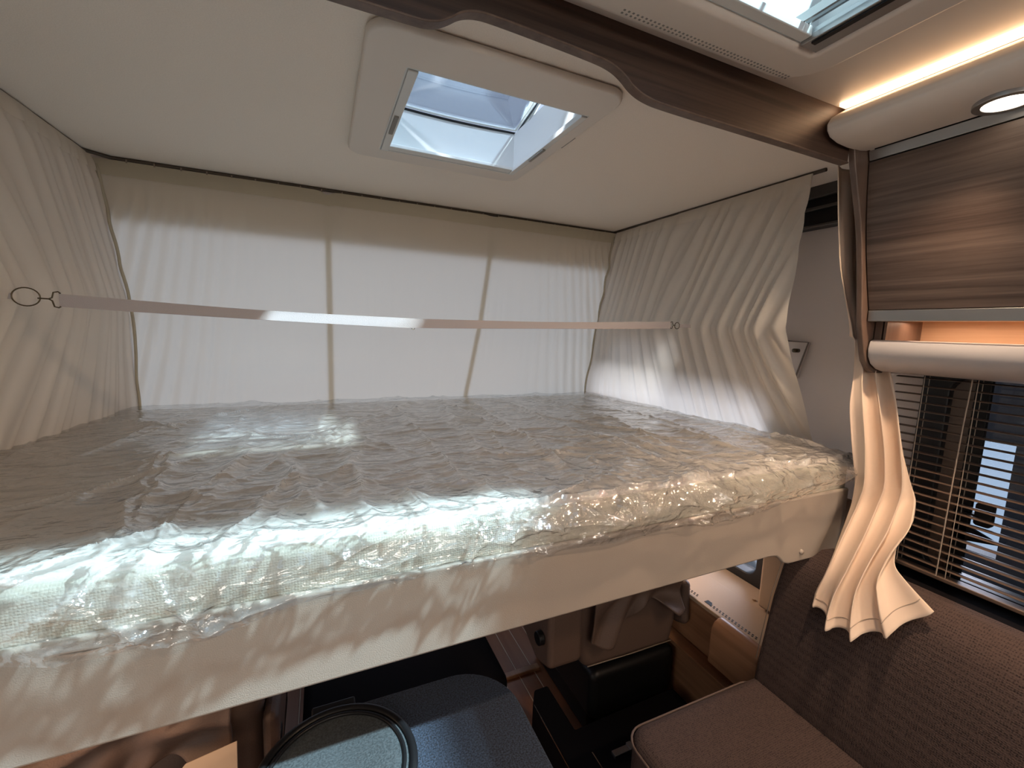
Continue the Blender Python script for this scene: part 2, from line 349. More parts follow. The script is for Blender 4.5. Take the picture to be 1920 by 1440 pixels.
b = MB(); b.box(.604, .618, 1.04, 1.11, .4985, .4999); tag(obj('maker_label', b, LABELM, t), 'small grey printed label')

# ------------------------------------------------------------------ large rooflight in the front ceiling
t = thing('large_rooflight', (.4, .27, .52), 'large rooflight with rounded cream surround, beside the light strip', 'skylight')
b = MB(); ring(b, rrect(-.115, .918, -.14, .665, .085, 8), rrect(-.05, .845, -.07, .578, .004, 8), 'z', .520, .545); obj('surround', b, SHELL, t, bevel=.012, seg=4)
b = MB(); b.box(-.066, -.05, -.086, .594, .53, .66); b.box(.845, .861, -.086, .594, .53, .66); b.box(-.05, .845, -.086, -.07, .53, .66); b.box(-.05, .845, .578, .594, .53, .66)
obj('well_liner', b, WHITE, t)
b = MB(); b.box(.800, .843, -.068, .576, .522, .534); b.box(.822, .843, -.068, .576, .534, .556); obj('blind_rail', b, ALU, t, bevel=.0015)
b = MB(); b.box(.806, .816, -.068, .560, .5195, .5225); obj('blind_slot', b, BLACK, t)
for xx in (.775, .787): 
    b = MB(); b.box(xx, xx+.005, -.068, .576, .545, .56); obj('track', b, ALU, t)
b = MB(); b.box(-.048, .80, .556, .576, .528, .545); obj('blind_bar', b, WHITE, t, bevel=.002)
b = MB(); b.box(.70, .706, .0, .577, .60, .606); obj('glazing_bar', b, WHITE, t); b = MB(); b.box(.20, .206, .0, .577, .60, .606); obj('glazing_bar', b, WHITE, t)
b = MB()
for k in range(46):
    for j in range(2): b.box(.46+k*.009, .4635+k*.009, .640+j*.007, .643+j*.007, .5192, .5202)
tag(obj('perforation', b, LABELM, t), kind='stuff')
b = MB(); quadslab(b, lambda u, v, d: (lerp(-.06, .855, u), lerp(.59, -.08, v), .662+.03*math.sin(math.pi*u)*math.sin(math.pi*v)+d), 0, 1, 0, 1, 0, .004, 12); obj('glass_lid', b, glass('clear_dome', (.90, .95, .98)), t, smooth=True)

# ------------------------------------------------------------------ overhead cabinet on the right
t = thing('overhead_cabinet', (1.4, -.4, -.08), 'grey brown wood overhead locker with open lit niche below its door', 'cabinet')
left = [(1.185, .470), (1.197, .428), (1.225, .36), (1.250, .30), (1.268, .245), (1.289, .16), (1.304, .09), (1.314, .045), (1.328, .005), (1.340, -.03), (1.352, -.055), (1.375, -.078), (1.40, -.088)]
b = MB(); b.prism(left+[(1.555, -.090), (1.555, .46)], 'y', .687, .702); obj('side_panel', b, POSTW, t, bevel=.003)
def dx(z): return 1.3325-(z-.078)*.235-.012*math.sin(math.pi*(z-.08)/.36)
pts = [(dx(.082+.355*k/10), .082+.355*k/10) for k in range(11)]
b = MB(); b.prism(pts+[(x+.018, z) for x, z in pts[::-1]], 'y', -.02, .684); obj('door', b, DOORW, t)
b = MB(); b.prism(pts+[(x+.018, z) for x, z in pts[::-1]], 'y', -1.5, -.025); obj('door', b, DOORW, t)
b = MB(); b.prism([(1.3305, .052), (1.3285, .080), (1.352, .082), (1.352, .052)], 'y', -1.5, .684); tag(obj('handle_rail', b, ALU, t, bevel=.0015), 'brushed aluminium rail under the door')
b = MB(); b.prism([(1.247, .440), (1.240, .462), (1.26, .464), (1.27, .440)], 'y', -1.5, .684); tag(obj('top_rail', b, ALU, t, bevel=.001), 'brushed aluminium rail above the door')
b = MB(); b.box(1.262, 1.55, -1.5, .684, .455, .540); tag(obj('top_filler', b, BLACK, t), 'dark recess filler')
b = MB(); b.box(1.545, 1.558, -1.5, .684, -.06, .44); obj('back_panel', b, LITW, t)
b = MB(); b.box(1.345, 1.55, -1.5, .684, .058, .080); obj('shelf', b, LITW, t)
b = MB(); b.box(1.372, 1.382, .668, .684, -.02, .060); b.box(1.372, 1.55, .658, .664, -.03, .060); obj('niche_divider', b, POSTW, t)
b = MB(); b.box(1.40, 1.54, .40, .404, -.03, .058); obj('niche_divider', b, LITW, t)
lip = [(1.352, .000), (1.347, -.020), (1.352, -.042), (1.368, -.062), (1.395, -.076), (1.425, -.083), (1.445, -.080), (1.445, -.035), (1.385, -.035), (1.372, .002), (1.362, .004)]
b = MB(); b.prism(lip, 'y', -1.5, .684); obj('light_lip', b, plain('lip_plastic', (.50, .47, .46), .35), t, bevel=.004)

b = MB(); b.box(1.446, 1.545, -1.5, .684, -.050, -.036); obj('shelf', b, LITW, t)
# light cove along the ceiling
t = thing('ceiling_cove', (1.17, -.4, .45), 'rounded cream cove with a glowing strip along its top edge', 'cove')
cv = [(1.150, .543), (1.115, .524), (1.088, .508), (1.077, .492), (1.079, .478), (1.092, .466), (1.12, .459), (1.16, .4565), (1.21, .4585), (1.238, .463), (1.238, .470), (1.255, .472), (1.255, .543)]
b = MB(); b.prism(cv, 'y', -1.5, .690); obj('shell', b, SHELL, t, bevel=.006)
b = MB(); b.box(1.112, 1.136, -1.5, .688, .5375, .5445); tag(obj('led_strip', b, LED, t), 'glowing warm white light strip')
for i, (x, y, z) in enumerate(SPOTS):
    t = thing('recessed_spotlight', (x, y, .452), ['round recessed spotlight with a metal ring in the cream cove', 'second round recessed spotlight along the cove', 'third round recessed spotlight along the cove'][i], 'lamp', 'spotlights in the cove')
    b = MB(); ring(b, [(x+.047*math.cos(a), y+.047*math.sin(a)) for a in [k*math.pi/20 for k in range(40)]], [(x+.034*math.cos(a), y+.034*math.sin(a)) for a in [k*math.pi/20 for k in range(40)]], 'z', .4495, .4585)
    obj('ring', b, ALU, t, bevel=.0015)
    b = MB(); b.lathe([(.034, .4520), (.030, .4505), (.02, .4498), (.004, .4495)][::-1]+[(.034, .456)], (x, y, 0), 32); tag(obj('lens', b, LENS, t, smooth=True), 'glowing lens')

# ------------------------------------------------------------------ cab side window, side window, blind
t = thing('window_2', (1.57, 1.5, -.93), None, None); tag(t, kind='structure')
b = MB(); ring(b, rrect(1.005, 2.02, -.990, -.15, .06), rrect(1.052, 1.94, -.932, -.20, .045), 'x', 1.530, 1.60); tag(obj('rubber_frame', b, RUB, t, bevel=.006), 'black rubber frame')
b = MB(); b.box(1.575, 1.579, 1.04, 1.945, -.94, -.19); obj('pane', b, GLASSW, t)
t = thing('window_1', (1.57, -.15, -.66), None, None); tag(t, kind='structure')
b = MB(); ring(b, rrect(-.93, .635, -.685, -.045, .04), rrect(-.88, .575, -.62, -.09, .04), 'x', 1.535, 1.60); tag(obj('rubber_frame', b, RUB, t, bevel=.005), 'black frame')
b = MB(); b.box(1.572, 1.576, -.89, .585, -.63, -.08); obj('pane', b, GLASSW, t)
b = MB(); b.box(1.545, 1.560, .500, .530, -.64, -.08); obj('mullion', b, BLACK, t, bevel=.002)
b = MB(); b.box(1.558, 1.564, .532, .60, -.63, -.08); b.box(1.5605, 1.566, .528, .60, -.63, -.08); o = obj('reflection_panel', b, plain('brown_reflection', (.20, .145, .115), .3), t)  # added brown sheet standing in for the lit interior mirrored in the glass
b = MB(); b.prism(rrect(.455, .488, -.46, -.40, .008), 'x', 1.530, 1.55); b.box(1.535, 1.56, .485, .53, -.45, -.435); b.prism([(.53, -.455), (.50, -.475), (.46, -.49), (.44, -.50), (.53, -.52)], 'x', 1.545, 1.56); tag(obj('window_latch', b, BLACK, t, bevel=.002), 'black latch')
t = thing('venetian_blind', (1.47, 0, -.61), 'bronze brown venetian blind, open, over the side window by the sofa', 'blind')
b = MB(); b.box(1.455, 1.50, -.90, .665, -.080, -.060); obj('head_rail', b, BLACK, t, bevel=.002)
b = MB(); b.box(1.458, 1.488, -.90, .665, -.612, -.602); obj('bottom_rail', b, SLAT, t, bevel=.002)
b = MB()
arc = [(-.0115, -.0022), (-.006, -.0003), (0, .0004), (.006, -.0003), (.0115, -.0022)]
b.prism([(x, z) for x, z in arc]+[(x, z+.0009) for x, z in arc[::-1]], 'y', -.90, .663)
sl = None
for k in range(23):
    z = -.092-k*.0222
    if sl is None:
        m = MB(); m.v = [(x+1.473, y, zz+z) for x, y, zz in b.v]; m.f = b.f; sl = obj('slat', m, SLAT, t, smooth=False); zz0 = z
    else:
        o = sl.copy(); COL.objects.link(o); o.parent = t; o.location = (0, 0, z-zz0)
for y in (.60, .497, .300, -.1, -.5):
    b = MB()
    for xx in (1.4605, 1.4855): b.tube([(xx, y, -.075), (xx, y, -.605)], .0009, 5)
    obj('ladder_cord', b, CORD, t)
b = MB(); b.tube([(1.452, .505, -.07), (1.448, .507, -.2), (1.449, .509, -.35), (1.452, .512, -.60)], .0014, 5); obj('pull_cord', b, CORD, t)
# sill
b = MB(); b.box(1.36, 1.555, -1.5, .72, -.668, -.640); tag(obj('window_sill', b, BLACKM, bevel=.004), 'narrow black sill below the venetian blind', 'sill')
# what stands outside: a dark vehicle flank with an opening to the bright hall
b = MB()
b.box(1.98, 2.04, -2.2, .565, -1.5, 1.0); b.box(1.98, 2.04, .685, .98, -1.5, 1.0); b.box(1.98, 2.04, .565, .685, -1.5, -.685); b.box(1.98, 2.04, .565, .685, -.31, 1.0)
tag(obj('neighbouring_vehicle', b, EXT), 'dark vehicle flank with bright gap, seen outside through the blind', 'vehicle')

# upper locker / dark shutter cassette on the right wall behind the bed curtain
t = thing('window_shutter_cassette', (1.53, 1.3, .37), 'black shutter cassette on the wall above the curtain gap', 'shutter')
b = MB(); b.box(1.515, 1.56, .76, 1.9, .37, .50); obj('housing', b, BLACK, t, bevel=.004)
b = MB(); b.box(1.505, 1.52, .76, 1.9, .425, .435); b.box(1.50, 1.52, .76, 1.9, .463, .50); b.box(1.508, 1.52, .76, 1.9, .37, .378); obj('guide_rail', b, plain('dark_grey_rail', (.07, .065, .06), .4), t, bevel=.002)
# bracket with knob on the wall
t = thing('wall_bracket', (1.555, .985, -.12), 'small grey triangular wall bracket with a dark knob beside the bed curtain', 'bracket')
b = MB(); b.prism([(1.085, -.008), (.962, -.012), (.968, -.03), (.99, -.14), (1.0, -.145)], 'x', 1.545, 1.559); obj('plate', b, WALL, t, bevel=.003)
b = MB(); b.tube([(1.543, 1.085, -.008), (1.543, .962, -.012), (1.543, .995, -.145)], .003, 6); obj('rim', b, plain('bracket_rim', (.20, .17, .15), .5), t)
b = MB(); b.tube([(1.545, .995, -.042), (1.520, .995, -.042)], .007, 12); tag(obj('knob', b, BRASS, t, smooth=True), 'dark metal knob')

# ================================================================== bed
t = thing('drop_down_bed', (.3, 1.3, -.62), 'cream upholstered drop-down bed frame with a long front panel', 'bed')
bot = [(-.86, -.598), (1.075, -.578), (1.105, -.582), (1.120, -.592), (1.135, -.606), (1.16, -.614), (1.375, -.618), (1.395, -.612)]
b = MB(); b.prism(bot+[(1.402, -.36), (1.395, -.425), (-.86, -.425)][1:], 'y', .704, .7165); obj('front_panel', b, PANEL, t, bevel=.006, seg=5)
b = MB(); b.box(-.86, 1.38, .718, 2.01, -.570, -.468); obj('bed_base', b, PANEL, t, bevel=.01)
b = MB(); b.box(1.402, 1.44, .715, .76, -.60, -.470); tag(obj('end_cap', b, plain('end_cap_brown', (.20, .13, .09), .5), t, bevel=.004), 'darker end cap')
b = MB(); b.tube([(1.205, .710, -.585), (1.205, .698, -.585)], [.0075, .0065], 16); obj('screw_cap', b, PANEL, t, smooth=True)
t = thing('mattress', (.3, 1.3, -.46), 'thick white mattress with knitted side, lying under clear plastic', 'mattress')
b = MB(); b.prism(rrect(-.83, 1.435, .718, 2.012, .05), 'z', -.466, -.350); obj('knitted_border', b, FOAM, t, bevel=.022, seg=5)
b = MB(); b.prism(rrect(-.82, 1.428, .728, 2.008, .05), 'z', -.372, -.3465); obj('top_cover', b, SHEET, t, bevel=.012, seg=5)

# ---- clear plastic film
nx, n1, n2 = 470, 270, 60
xs = np.linspace(-.845, 1.452, nx)
hemx = [-.86, -.367, -.315, -.278, -.211, -.156, -.124, -.04, .069, .203, .36, .546, .735, .943, 1.14, 1.344, 1.47]
hemz = [-.43, -.424, -.437, -.44, -.44, -.451, -.439, -.421, -.424, -.416, -.419, -.43, -.425, -.431, -.409, -.388, -.378]
hz = np.interp(xs, hemx, hemz)
T = np.concatenate([np.linspace(0, 1, n1), 1+np.linspace(0, 1, n2+1)[1:]])
XX, TT = np.meshgrid(xs, T, indexing='ij'); HZ = hz[:, None]
top = np.clip(TT, 0, 1); fr = np.clip(TT-1, 0, 1)
Yt = 2.005+( .715-2.005)*top
PY = np.where(TT <= 1, Yt, .715-.035*np.sin(np.minimum(fr*1.6, 1)*math.pi/2)+.012*np.clip(fr-.5, 0, 1))
PZ = np.where(TT <= 1, -.338, -.338+(HZ+.338)*fr**1.25)
PX = XX.copy()
edge = np.clip((XX-1.412)/.040, 0, 1); PX = XX-.012*edge**2
PZ = PZ-.055*edge**2*(1-fr)
def wr(x, y):
    wx = x+.10*(vnoise(x*4, y*4)-.5)+.03*(vnoise(x*13+9, y*13)-.5); wy = y+.12*(vnoise(x*4+50, y*4+7)-.5)+.03*(vnoise(x*15+9, y*15+70)-.5)
    h = .0034*ridge(wx*3.2+1, wy*4.5)**4 + .0038*ridge(wx*2.4*.8+wy*2.0+5, wy*2.8-wx*1.9)**9
    h += .0022*ridge(wx*9+3, wy*16)**4 + .0016*ridge(wx*14+wy*9+3, wy*30-wx*6)**3*vnoise(x*3, y*3+4)*1.5
    h += .0004*ridge(wx*36+8, wy*60)**2*vnoise(x*5+11, y*5)*1.3
    return h
H = 1.7*wr(XX, PY+fr*.16)
cr_ = 0
for k in range(46):       # long straight creases fanning over the top
    x0 = rng.uniform(-.8, 1.4); y0 = rng.uniform(.72, 1.95); a = rng.normal(-1.0 if x0 > .1 else -2.0, .45); L = rng.uniform(.12, .42)
    ca, sa = math.cos(a), math.sin(a); yy = PY+fr*-.1
    u = (XX-x0)*ca+(yy-y0)*sa; d = -(XX-x0)*sa+(yy-y0)*ca+.02*np.sin(u*9+k); wdt = rng.uniform(.004, .011)
    H += rng.uniform(.003, .0075)*np.exp(-np.abs(d)/wdt)*np.exp(-(u/L)**4)
FOLDS = [[(-0.365, 1.31), (-0.315, 0.947), (-0.282, 0.728)], [(-0.328, 1.252), (-0.297, 0.993)], [(-0.198, 1.569), (-0.186, 1.049), (-0.207, 0.885)], [(-0.054, 1.08), (-0.107, 0.805), (-0.147, 0.693)], [(0.083, 1.578), (0.06, 1.043), (0.075, 0.73)], [(-0.25, 1.443), (0.046, 1.294)], [(0.27, 1.792), (0.277, 1.227), (0.272, 0.975), (0.277, 0.861)], [(0.46, 1.748), (0.416, 1.251), (0.387, 1.029)], [(0.612, 1.777), (0.573, 1.279), (0.545, 0.887)], [(0.775, 1.74), (0.753, 1.311), (0.785, 1.015)], [(0.823, 1.066), (0.8, 0.851), (0.836, 0.712)], [(1.144, 1.205), (1.13, 0.975), (1.102, 0.755)], [(1.286, 1.916), (1.346, 1.247), (1.40, 0.84)], [(0.474, 2.0), (0.525, 1.462)], [(0.974, 1.926), (1.022, 1.332), (0.908, 0.866)], [(-0.638, 1.767), (-0.403, 1.552)], [(-0.529, 1.314), (-0.466, 1.642)], [(-0.106, 1.182), (-0.009, 0.816)], [(0.148, 0.842), (0.202, 0.654)], [(-0.356, 0.716), (-0.217, 0.804)], [(-0.35, 0.609), (-0.264, 0.695)], [(0.32, 0.882), (0.338, 0.648)], [(0.019, 1.365), (0.162, 1.557), (0.312, 1.782)]]
SY = PY-fr*.12            # keep folds running over the front edge
WX = XX+.012*(vnoise(XX*16, SY*16)-.5)*2; WY = SY+.012*(vnoise(XX*16+30, SY*16+9)-.5)*2
for k, L in enumerate(FOLDS):
    best = np.full(XX.shape, 9.); 
    for (ax, ay), (bx_, by_) in zip(L[:-1], L[1:]):
        dx_, dy_ = bx_-ax, by_-ay; q = np.clip(((WX-ax)*dx_+(WY-ay)*dy_)/(dx_*dx_+dy_*dy_), 0, 1)
        best = np.minimum(best, np.hypot(WX-ax-q*dx_, WY-ay-q*dy_))
    wd = .007+.006*((k*37) % 5)/4
    H += (.0055+.004*((k*53) % 7)/6)*np.exp(-(best/wd)**1.2)+.002*np.exp(-(best/.035)**2)
front = np.clip((PY-.95)/-.20, 0, 1)
H += front*(.005*ridge(XX*6+PY*5, PY*10+fr*2+XX*3)**5+.003*ridge(XX*12-fr*2, PY*16+fr*4)**5)
for k in range(70):      # sharp creases running over the front drop
    x0 = rng.uniform(-.8, 1.42); t0 = rng.uniform(-.25, 1.0); a = rng.choice([.35, 2.5, 1.2, .12, 2.9])+rng.normal(0, .25); L = rng.uniform(.03, .14)
    s2 = np.where(TT <= 1, (TT-1)*1.29, fr*.11); dxx = XX-x0; dyy = s2-t0*.11; ca, sa = math.cos(a), math.sin(a)
    u = dxx*ca+dyy*sa; d = -dxx*sa+dyy*ca+.006*np.sin(u*26+k)
    bump_ = np.exp(-np.abs(d)/rng.uniform(.0035, .008))*np.exp(-(u/L)**4)*rng.uniform(.004, .009)
    H += bump_*(TT <= 1); LO = bump_ if k == 0 else LO+bump_
loose = np.minimum(fr*1.8, 1)*.75*(.014*ridge(XX*7+fr*1.2, fr*1.8+XX*2)**2+.008*ridge(XX*11-fr*2, fr*3)**4+.003*ridge(XX*24+fr*4, fr*9)**2)
PZ = PZ+H*np.where(TT <= 1, 1, .35)*(1-.5*fr); loose = (loose+LO*1.3)*np.clip((1.43-XX)/.12, .12, 1); PY2 = PY-(H*.6*np.clip(fr*3, 0, 1)+loose)
PZ = np.maximum(PZ, np.where(TT<=1, np.where(edge>0, -9, -.3415), -9))
gx = np.gradient(H, axis=0)/.005; gy = np.gradient(H, axis=1)/.005; lap = np.abs(np.gradient(gx, axis=0)+np.gradient(gy, axis=1))
crk = np.clip(lap*2.2, 0, 1)*.55+np.clip(np.hypot(gx, gy)*1.0-.1, 0, 1)*.25
frontw = np.clip((1.0-PY)/.22, 0, 1)
b = MB(); b.grid(np.stack([PX, PY2, PZ], -1))
o = tag(obj('plastic_cover', b, FILM, smooth=True), 'crumpled clear plastic film over the mattress, hanging down its front', 'plastic cover')
at = o.data.color_attributes.new('crinkle', 'FLOAT_COLOR', 'POINT')
cv_ = np.zeros((nx*(n1+n2), 4), np.float32); cv_[:, 0] = np.clip(crk, 0, 1).reshape(-1); cv_[:, 1] = frontw.reshape(-1); cv_[:, 3] = 1; at.data.foreach_set('color', cv_.reshape(-1))

# ================================================================== bed curtains and rail
t = thing('curtain_rail', (.35, 1.4, .49), 'thin dark curtain rail around three sides of the bed ceiling', 'rail')
b = MB()
for a, c in (((-.662, .86), (-.655, 1.80)), ((-.655, 1.80), (-.60, 1.845)), ((-.60, 1.845), (1.355, 1.862)), ((1.355, 1.862), (1.366, .86))):
    b.tube([(a[0], a[1], .4945), (c[0], c[1], .4945)], .0055, 6)
obj('rail', b, plain('rail_brown', (.07, .05, .035), .6), t)
g0 = None
for k in range(27):
    x = -.56+k*.0715
    if g0 is None: b = MB(); b.box(x-.002, x+.002, 1.838, 1.841, .483, .494); g0 = obj('glider', b, PIPE, t)
    else: o = g0.copy(); COL.objects.link(o); o.parent = t; o.location = (k*.0715, k*.0006, 0)

RX = [0, .47, 1.0]
def drape(name, label, cat, Pf, nu, nv, mat, seams=(), hem=.045, closed=False):
    U, W = np.meshgrid(np.linspace(0, 1, nu), np.linspace(0, 1, nv), indexing='ij')
    t = thing(name, tuple(np.array(Pf(np.array([.5]), np.array([1.0])))[0]) , label, cat)
    b = MB(); b.grid(Pf(U, W)); obj('cloth', b, mat, t, smooth=True)
    wv = hem/.84
    for (v0, v1) in ((0, wv),):
        U2, W2 = np.meshgrid(np.linspace(0, 1, nu), np.linspace(v0, v1, 6), indexing='ij')
        P = Pf(U2, W2, off=.0035+.003*np.sin(W2/wv*math.pi)); b = MB(); b.grid(P); obj('hem', b, SEAMC if mat is CURT else CURTS, t, smooth=True)
    return t
def side_curtain(sgn):
    cx = .355
    def P(U, W, off=0):
        # U 0 = back corner, 1 = free edge near the camera ; W 0 top, 1 bottom
        yb = pl([0, .55, 1], [1.832, 1.93, 2.03], W); yn = pl([0, .55, 1], [.893, .885, .885], W)
        if sgn < 0: yn = yn*0+.80
        s = U; y = lerp(yb, yn, s); z = lerp(.492, -.352, W)
        xt = 1.005+0*s; xm = lerp(.965, .945, s); xb = lerp(.995, 1.165, s)
        x = np.where(W < .55, lerp(xt, xm, (W/.55)**1.15), lerp(xm, xb, np.clip((W-.55)/.45, 0, 1)))
        near = np.clip(s, 0, 1)
        up = np.clip(1-W/.55, 0, 1); dn = np.clip((W-.55)/.45, 0, 1)
        q = y*(1-.0*up)
        fan = s*16+1.6*vnoise(s*5+2, W*.6)+np.where(W < .55, -1.6*up*s*2.2, -1.2*dn*s)
        f = (.5+.5*np.sin(2*math.pi*fan+2*vnoise(fan*.7, 3)*2.5))**1.8
        f2 = ridge(fan*2.3+9, W*1.2)**2
        tpin = np.clip(W/.10, 0, 1)
        amp = (.005+.012*near)*tpin*(.75+.75*vnoise(s*7+4, W*1.1))*(1-.35*np.exp(-((W-.55)/.03)**2))
        d = amp*f+.006*tpin*f2+.002*vnoise(s*40, W*9)
        if sgn > 0: bend = 0
        edge_ = np.clip((s-.955)/.045, 0, 1)
        y = y + (0.002*np.sin(W*9)*edge_); d = d*(1-edge_*.7)+.012*edge_*.0
        return np.stack([cx+sgn*(x-d-off), y, z+0*x], -1)
    return P
t = drape('side_bed_curtain', 'cream pleated bed curtain on the right, between the rear corner and the wall gap', 'curtain', side_curtain(1), 260, 60, CURTS); t['group'] = 'side bed curtains'
t = drape('side_bed_curtain', 'cream pleated bed curtain on the left behind the large ring', 'curtain', side_curtain(-1), 260, 60, CURTS); t['group'] = 'side bed curtains'
def back_curtain(U, W, off=0):
    xt0, xt1 = -.645, 1.352
    x0 = pl([0, .55, 1], [xt0, -.600, -.640], W); x1 = pl([0, .55, 1], [xt1, 1.318, 1.348], W)
    x = lerp(x0, x1, U); y = pl([0, .55, 1], [1.845, 1.915, 2.036], W); z = lerp(.487, -.372, W)
    mask = np.clip((x-.88)/.45, 0, 1)**1.3+np.clip((-.15-x)/.48, 0, 1)**1.3
    ph = x*17+np.where(x > .5, 1, -1)*(.55*(1-W))*np.clip(np.abs(x-.35)-.4, 0, 1)*16
    f = .5+.5*np.sin(2*math.pi*ph+2.0*vnoise(x*6, 2)*2)
    tp = np.clip((W-.07)/.12, 0, 1)
    d = mask*tp*(.014*f**1.5+.006*ridge(ph*2, W*2)**2)+.0025*vnoise(x*9, W*5)+.0012*ridge(x*30, W*2)
    dip = .012*(np.exp(-((x-.03)/.02)**2)+.5*np.exp(-((x-.70)/.02)**2))*np.clip(1-W*12, 0, 1)
    return np.stack([x, y-d-off, z-dip], -1)
t = drape('rear_bed_curtain', 'long cream curtain across the head of the bed, lit through from behind', 'curtain', back_curtain, 520, 50, CURT)
for (xa, xb) in ((.031, .035), (.712, .645)):
    Wv = np.linspace(.0, 1.0, 40); 
    for off in (-.006,):
        rows = []
        for dx_ in (-.011, .011):
            U = (lerp(xa, xb, Wv)+dx_-pl([0, .55, 1], [-.645, -.6, -.64], Wv))/(pl([0, .55, 1], [1.352, 1.318, 1.348], Wv)-pl([0, .55, 1], [-.645, -.6, -.64], Wv))
            rows.append(back_curtain(U, Wv, off=off))
        b = MB(); b.grid(np.stack(rows)); o = obj('seam', b, SEAMC, t); o.name = 'seam'; tag(o, 'darker vertical seam')
for sx in (-1, 1):        # corner seams
    Wv = np.linspace(.02, 1, 40); P = back_curtain(np.full(40, 0.004 if sx < 0 else .996), Wv, off=.004)
    b = MB(); b.tube([tuple(p) for p in P], .005, 5); tag(obj('seam', b, SEAMC, t, smooth=True), 'corner seam')

# ------------------------------------------------------------------ strap across the bed with hooks and rings
t = thing('guard_strap', (.35, 1.33, .0), 'grey webbing strap stretched across the bed with hook and ring at each end', 'strap')
def nearer(mb): mb.v = [(x*.946, y*.946, z*.946) for x, y, z in mb.v]; return mb
def strap(xa, za, xb, zb, hw, tw=0.0):
    n = 50; P = []
    for j in (-1, 1):
        row = []
        for i in range(n):
            u = i/(n-1); x = lerp(xa, xb, u); z = lerp(za, zb, u)-.004*math.sin(math.pi*u); a = tw*math.sin(math.pi*u)
            row.append((x, 1.33+.4*j*hw*math.sin(a), z+j*hw*math.cos(a)*(1-.0*u)))
        P.append(row)
    return np.array(P)
b = MB(); b.grid(strap(-.545, .029, .256, .006, .0145, .5)); obj('webbing', nearer(b), STRAPM, t, solid=.0016)
b = MB(); b.grid(strap(.256, .006, 1.268, .036, .0140, .6)); obj('webbing', nearer(b), STRAPM, t, solid=.0016)
def ringpts(cx, cz, r, n=28, y=1.33, sq=1.0): return [(cx+r*math.cos(2*math.pi*k/n), y, cz+sq*r*math.sin(2*math.pi*k/n)) for k in range(n)]
b = MB(); b.tube(ringpts(-.600, .0335, .0235, sq=.85), .0014, 7, True); tag(obj('ring', nearer(b), BRASS, t, smooth=True), 'dark metal ring')
b = MB(); b.tube([(-.580, 1.328, .0315), (-.562, 1.328, .031), (-.556, 1.328, .034), (-.553, 1.328, .046), (-.545, 1.328, .048), (-.541, 1.328, .044)], .0016, 7); b.tube([(-.562, 1.328, .031), (-.556, 1.328, .027), (-.553, 1.328, .014), (-.546, 1.328, .012), (-.542, 1.328, .015)], .0016, 7); tag(obj('hook', nearer(b), BRASS, t, smooth=True), 'dark metal hook')
b = MB(); b.tube(ringpts(1.302, .0345, .0125), .0014, 7, True); tag(obj('ring', nearer(b), BRASS, t, smooth=True), 'dark metal ring')
b = MB(); b.tube([(1.290, 1.328, .0345), (1.281, 1.328, .0355), (1.277, 1.328, .040), (1.275, 1.328, .049), (1.270, 1.328, .0495), (1.267, 1.328, .045)], .0015, 7); b.tube([(1.281, 1.328, .0355), (1.277, 1.328, .031), (1.275, 1.328, .023), (1.270, 1.328, .022), (1.267, 1.328, .026)], .0015, 7); tag(obj('hook', nearer(b), BRASS, t, smooth=True), 'dark metal hook')
b = MB(); b.tube(ringpts(.2555, -.008, .0045), .0009, 6, True); tag(obj('eyelet', nearer(b), BRASS, t), 'tiny eyelet')

b = MB(); b.box(-.640, -.590, 1.255, 1.261, .026, .038); obj('tab', b, STRAPM, t)
b = MB(); b.box(1.243, 1.30, 1.255, 1.261, .027, .039); obj('tab', b, STRAPM, t)
# ------------------------------------------------------------------ beige tieback curtain beside the cabinet
rowz = [  # left, middle, right, fold amplitude
 ((1.212, .735, .45), (1.37, .745, .45), (1.50, .76, .45), .006), ((1.238, .735, .33), (1.37, .745, .33), (1.50, .76, .33), .007),
 ((1.274, .735, .197), (1.40, .745, .197), (1.50, .76, .197), .008), ((1.318, .735, .114), (1.42, .745, .114), (1.50, .76, .11), .008),
 ((1.368, .733, .028), (1.44, .74, .02), (1.50, .75, .02), .010), ((1.382, .728, -.09), (1.430, .705, -.09), (1.452, .670, -.087), .018),
 ((1.350, .711, -.18), (1.405, .675, -.18), (1.440, .642, -.172), .020), ((1.345, .69, -.285), (1.402, .65, -.29), (1.433, .611, -.297), .021),
 ((1.352, .672, -.387), (1.400, .63, -.385), (1.430, .582, -.377), .020), ((1.350, .672, -.452), (1.390, .625, -.44), (1.425, .566, -.416), .020),
 ((1.300, .662, -.526), (1.335, .605, -.50), (1.375, .543, -.457), .022), ((1.245, .648, -.588), (1.275, .60, -.57), (1.322, .548, -.508), .022),
 ((1.225, .647, -.628), (1.235, .585, -.625), (1.278, .530, -.548), .022), ((1.215, .653, -.662), (1.205, .565, -.675), (1.258, .478, -.572), .022),
 ((1.208, .655, -.680), (1.180, .548, -.708), (1.240, .430, -.590), .020)]
ctrl = np.array([[r[0], r[1], r[2]] for r in rowz]); am = np.array([r[3] for r in rowz])
nr, ncu = 110, 150
tv = np.linspace(0, len(rowz)-1, nr); cc = np.zeros((nr, 3, 3)); 
for a in range(3):
    for c in range(3):
        y_ = np.interp(tv, range(len(rowz)), ctrl[:, a, c]); k = np.ones(5)/5; yp = np.pad(y_, 2, mode='edge'); cc[:, a, c] = np.convolve(yp, k, 'valid')
cc[-1] = ctrl[-1]; aa = np.interp(tv, range(len(rowz)), am)
P = np.zeros((nr, ncu, 3)); u = np.linspace(0, 1, ncu)
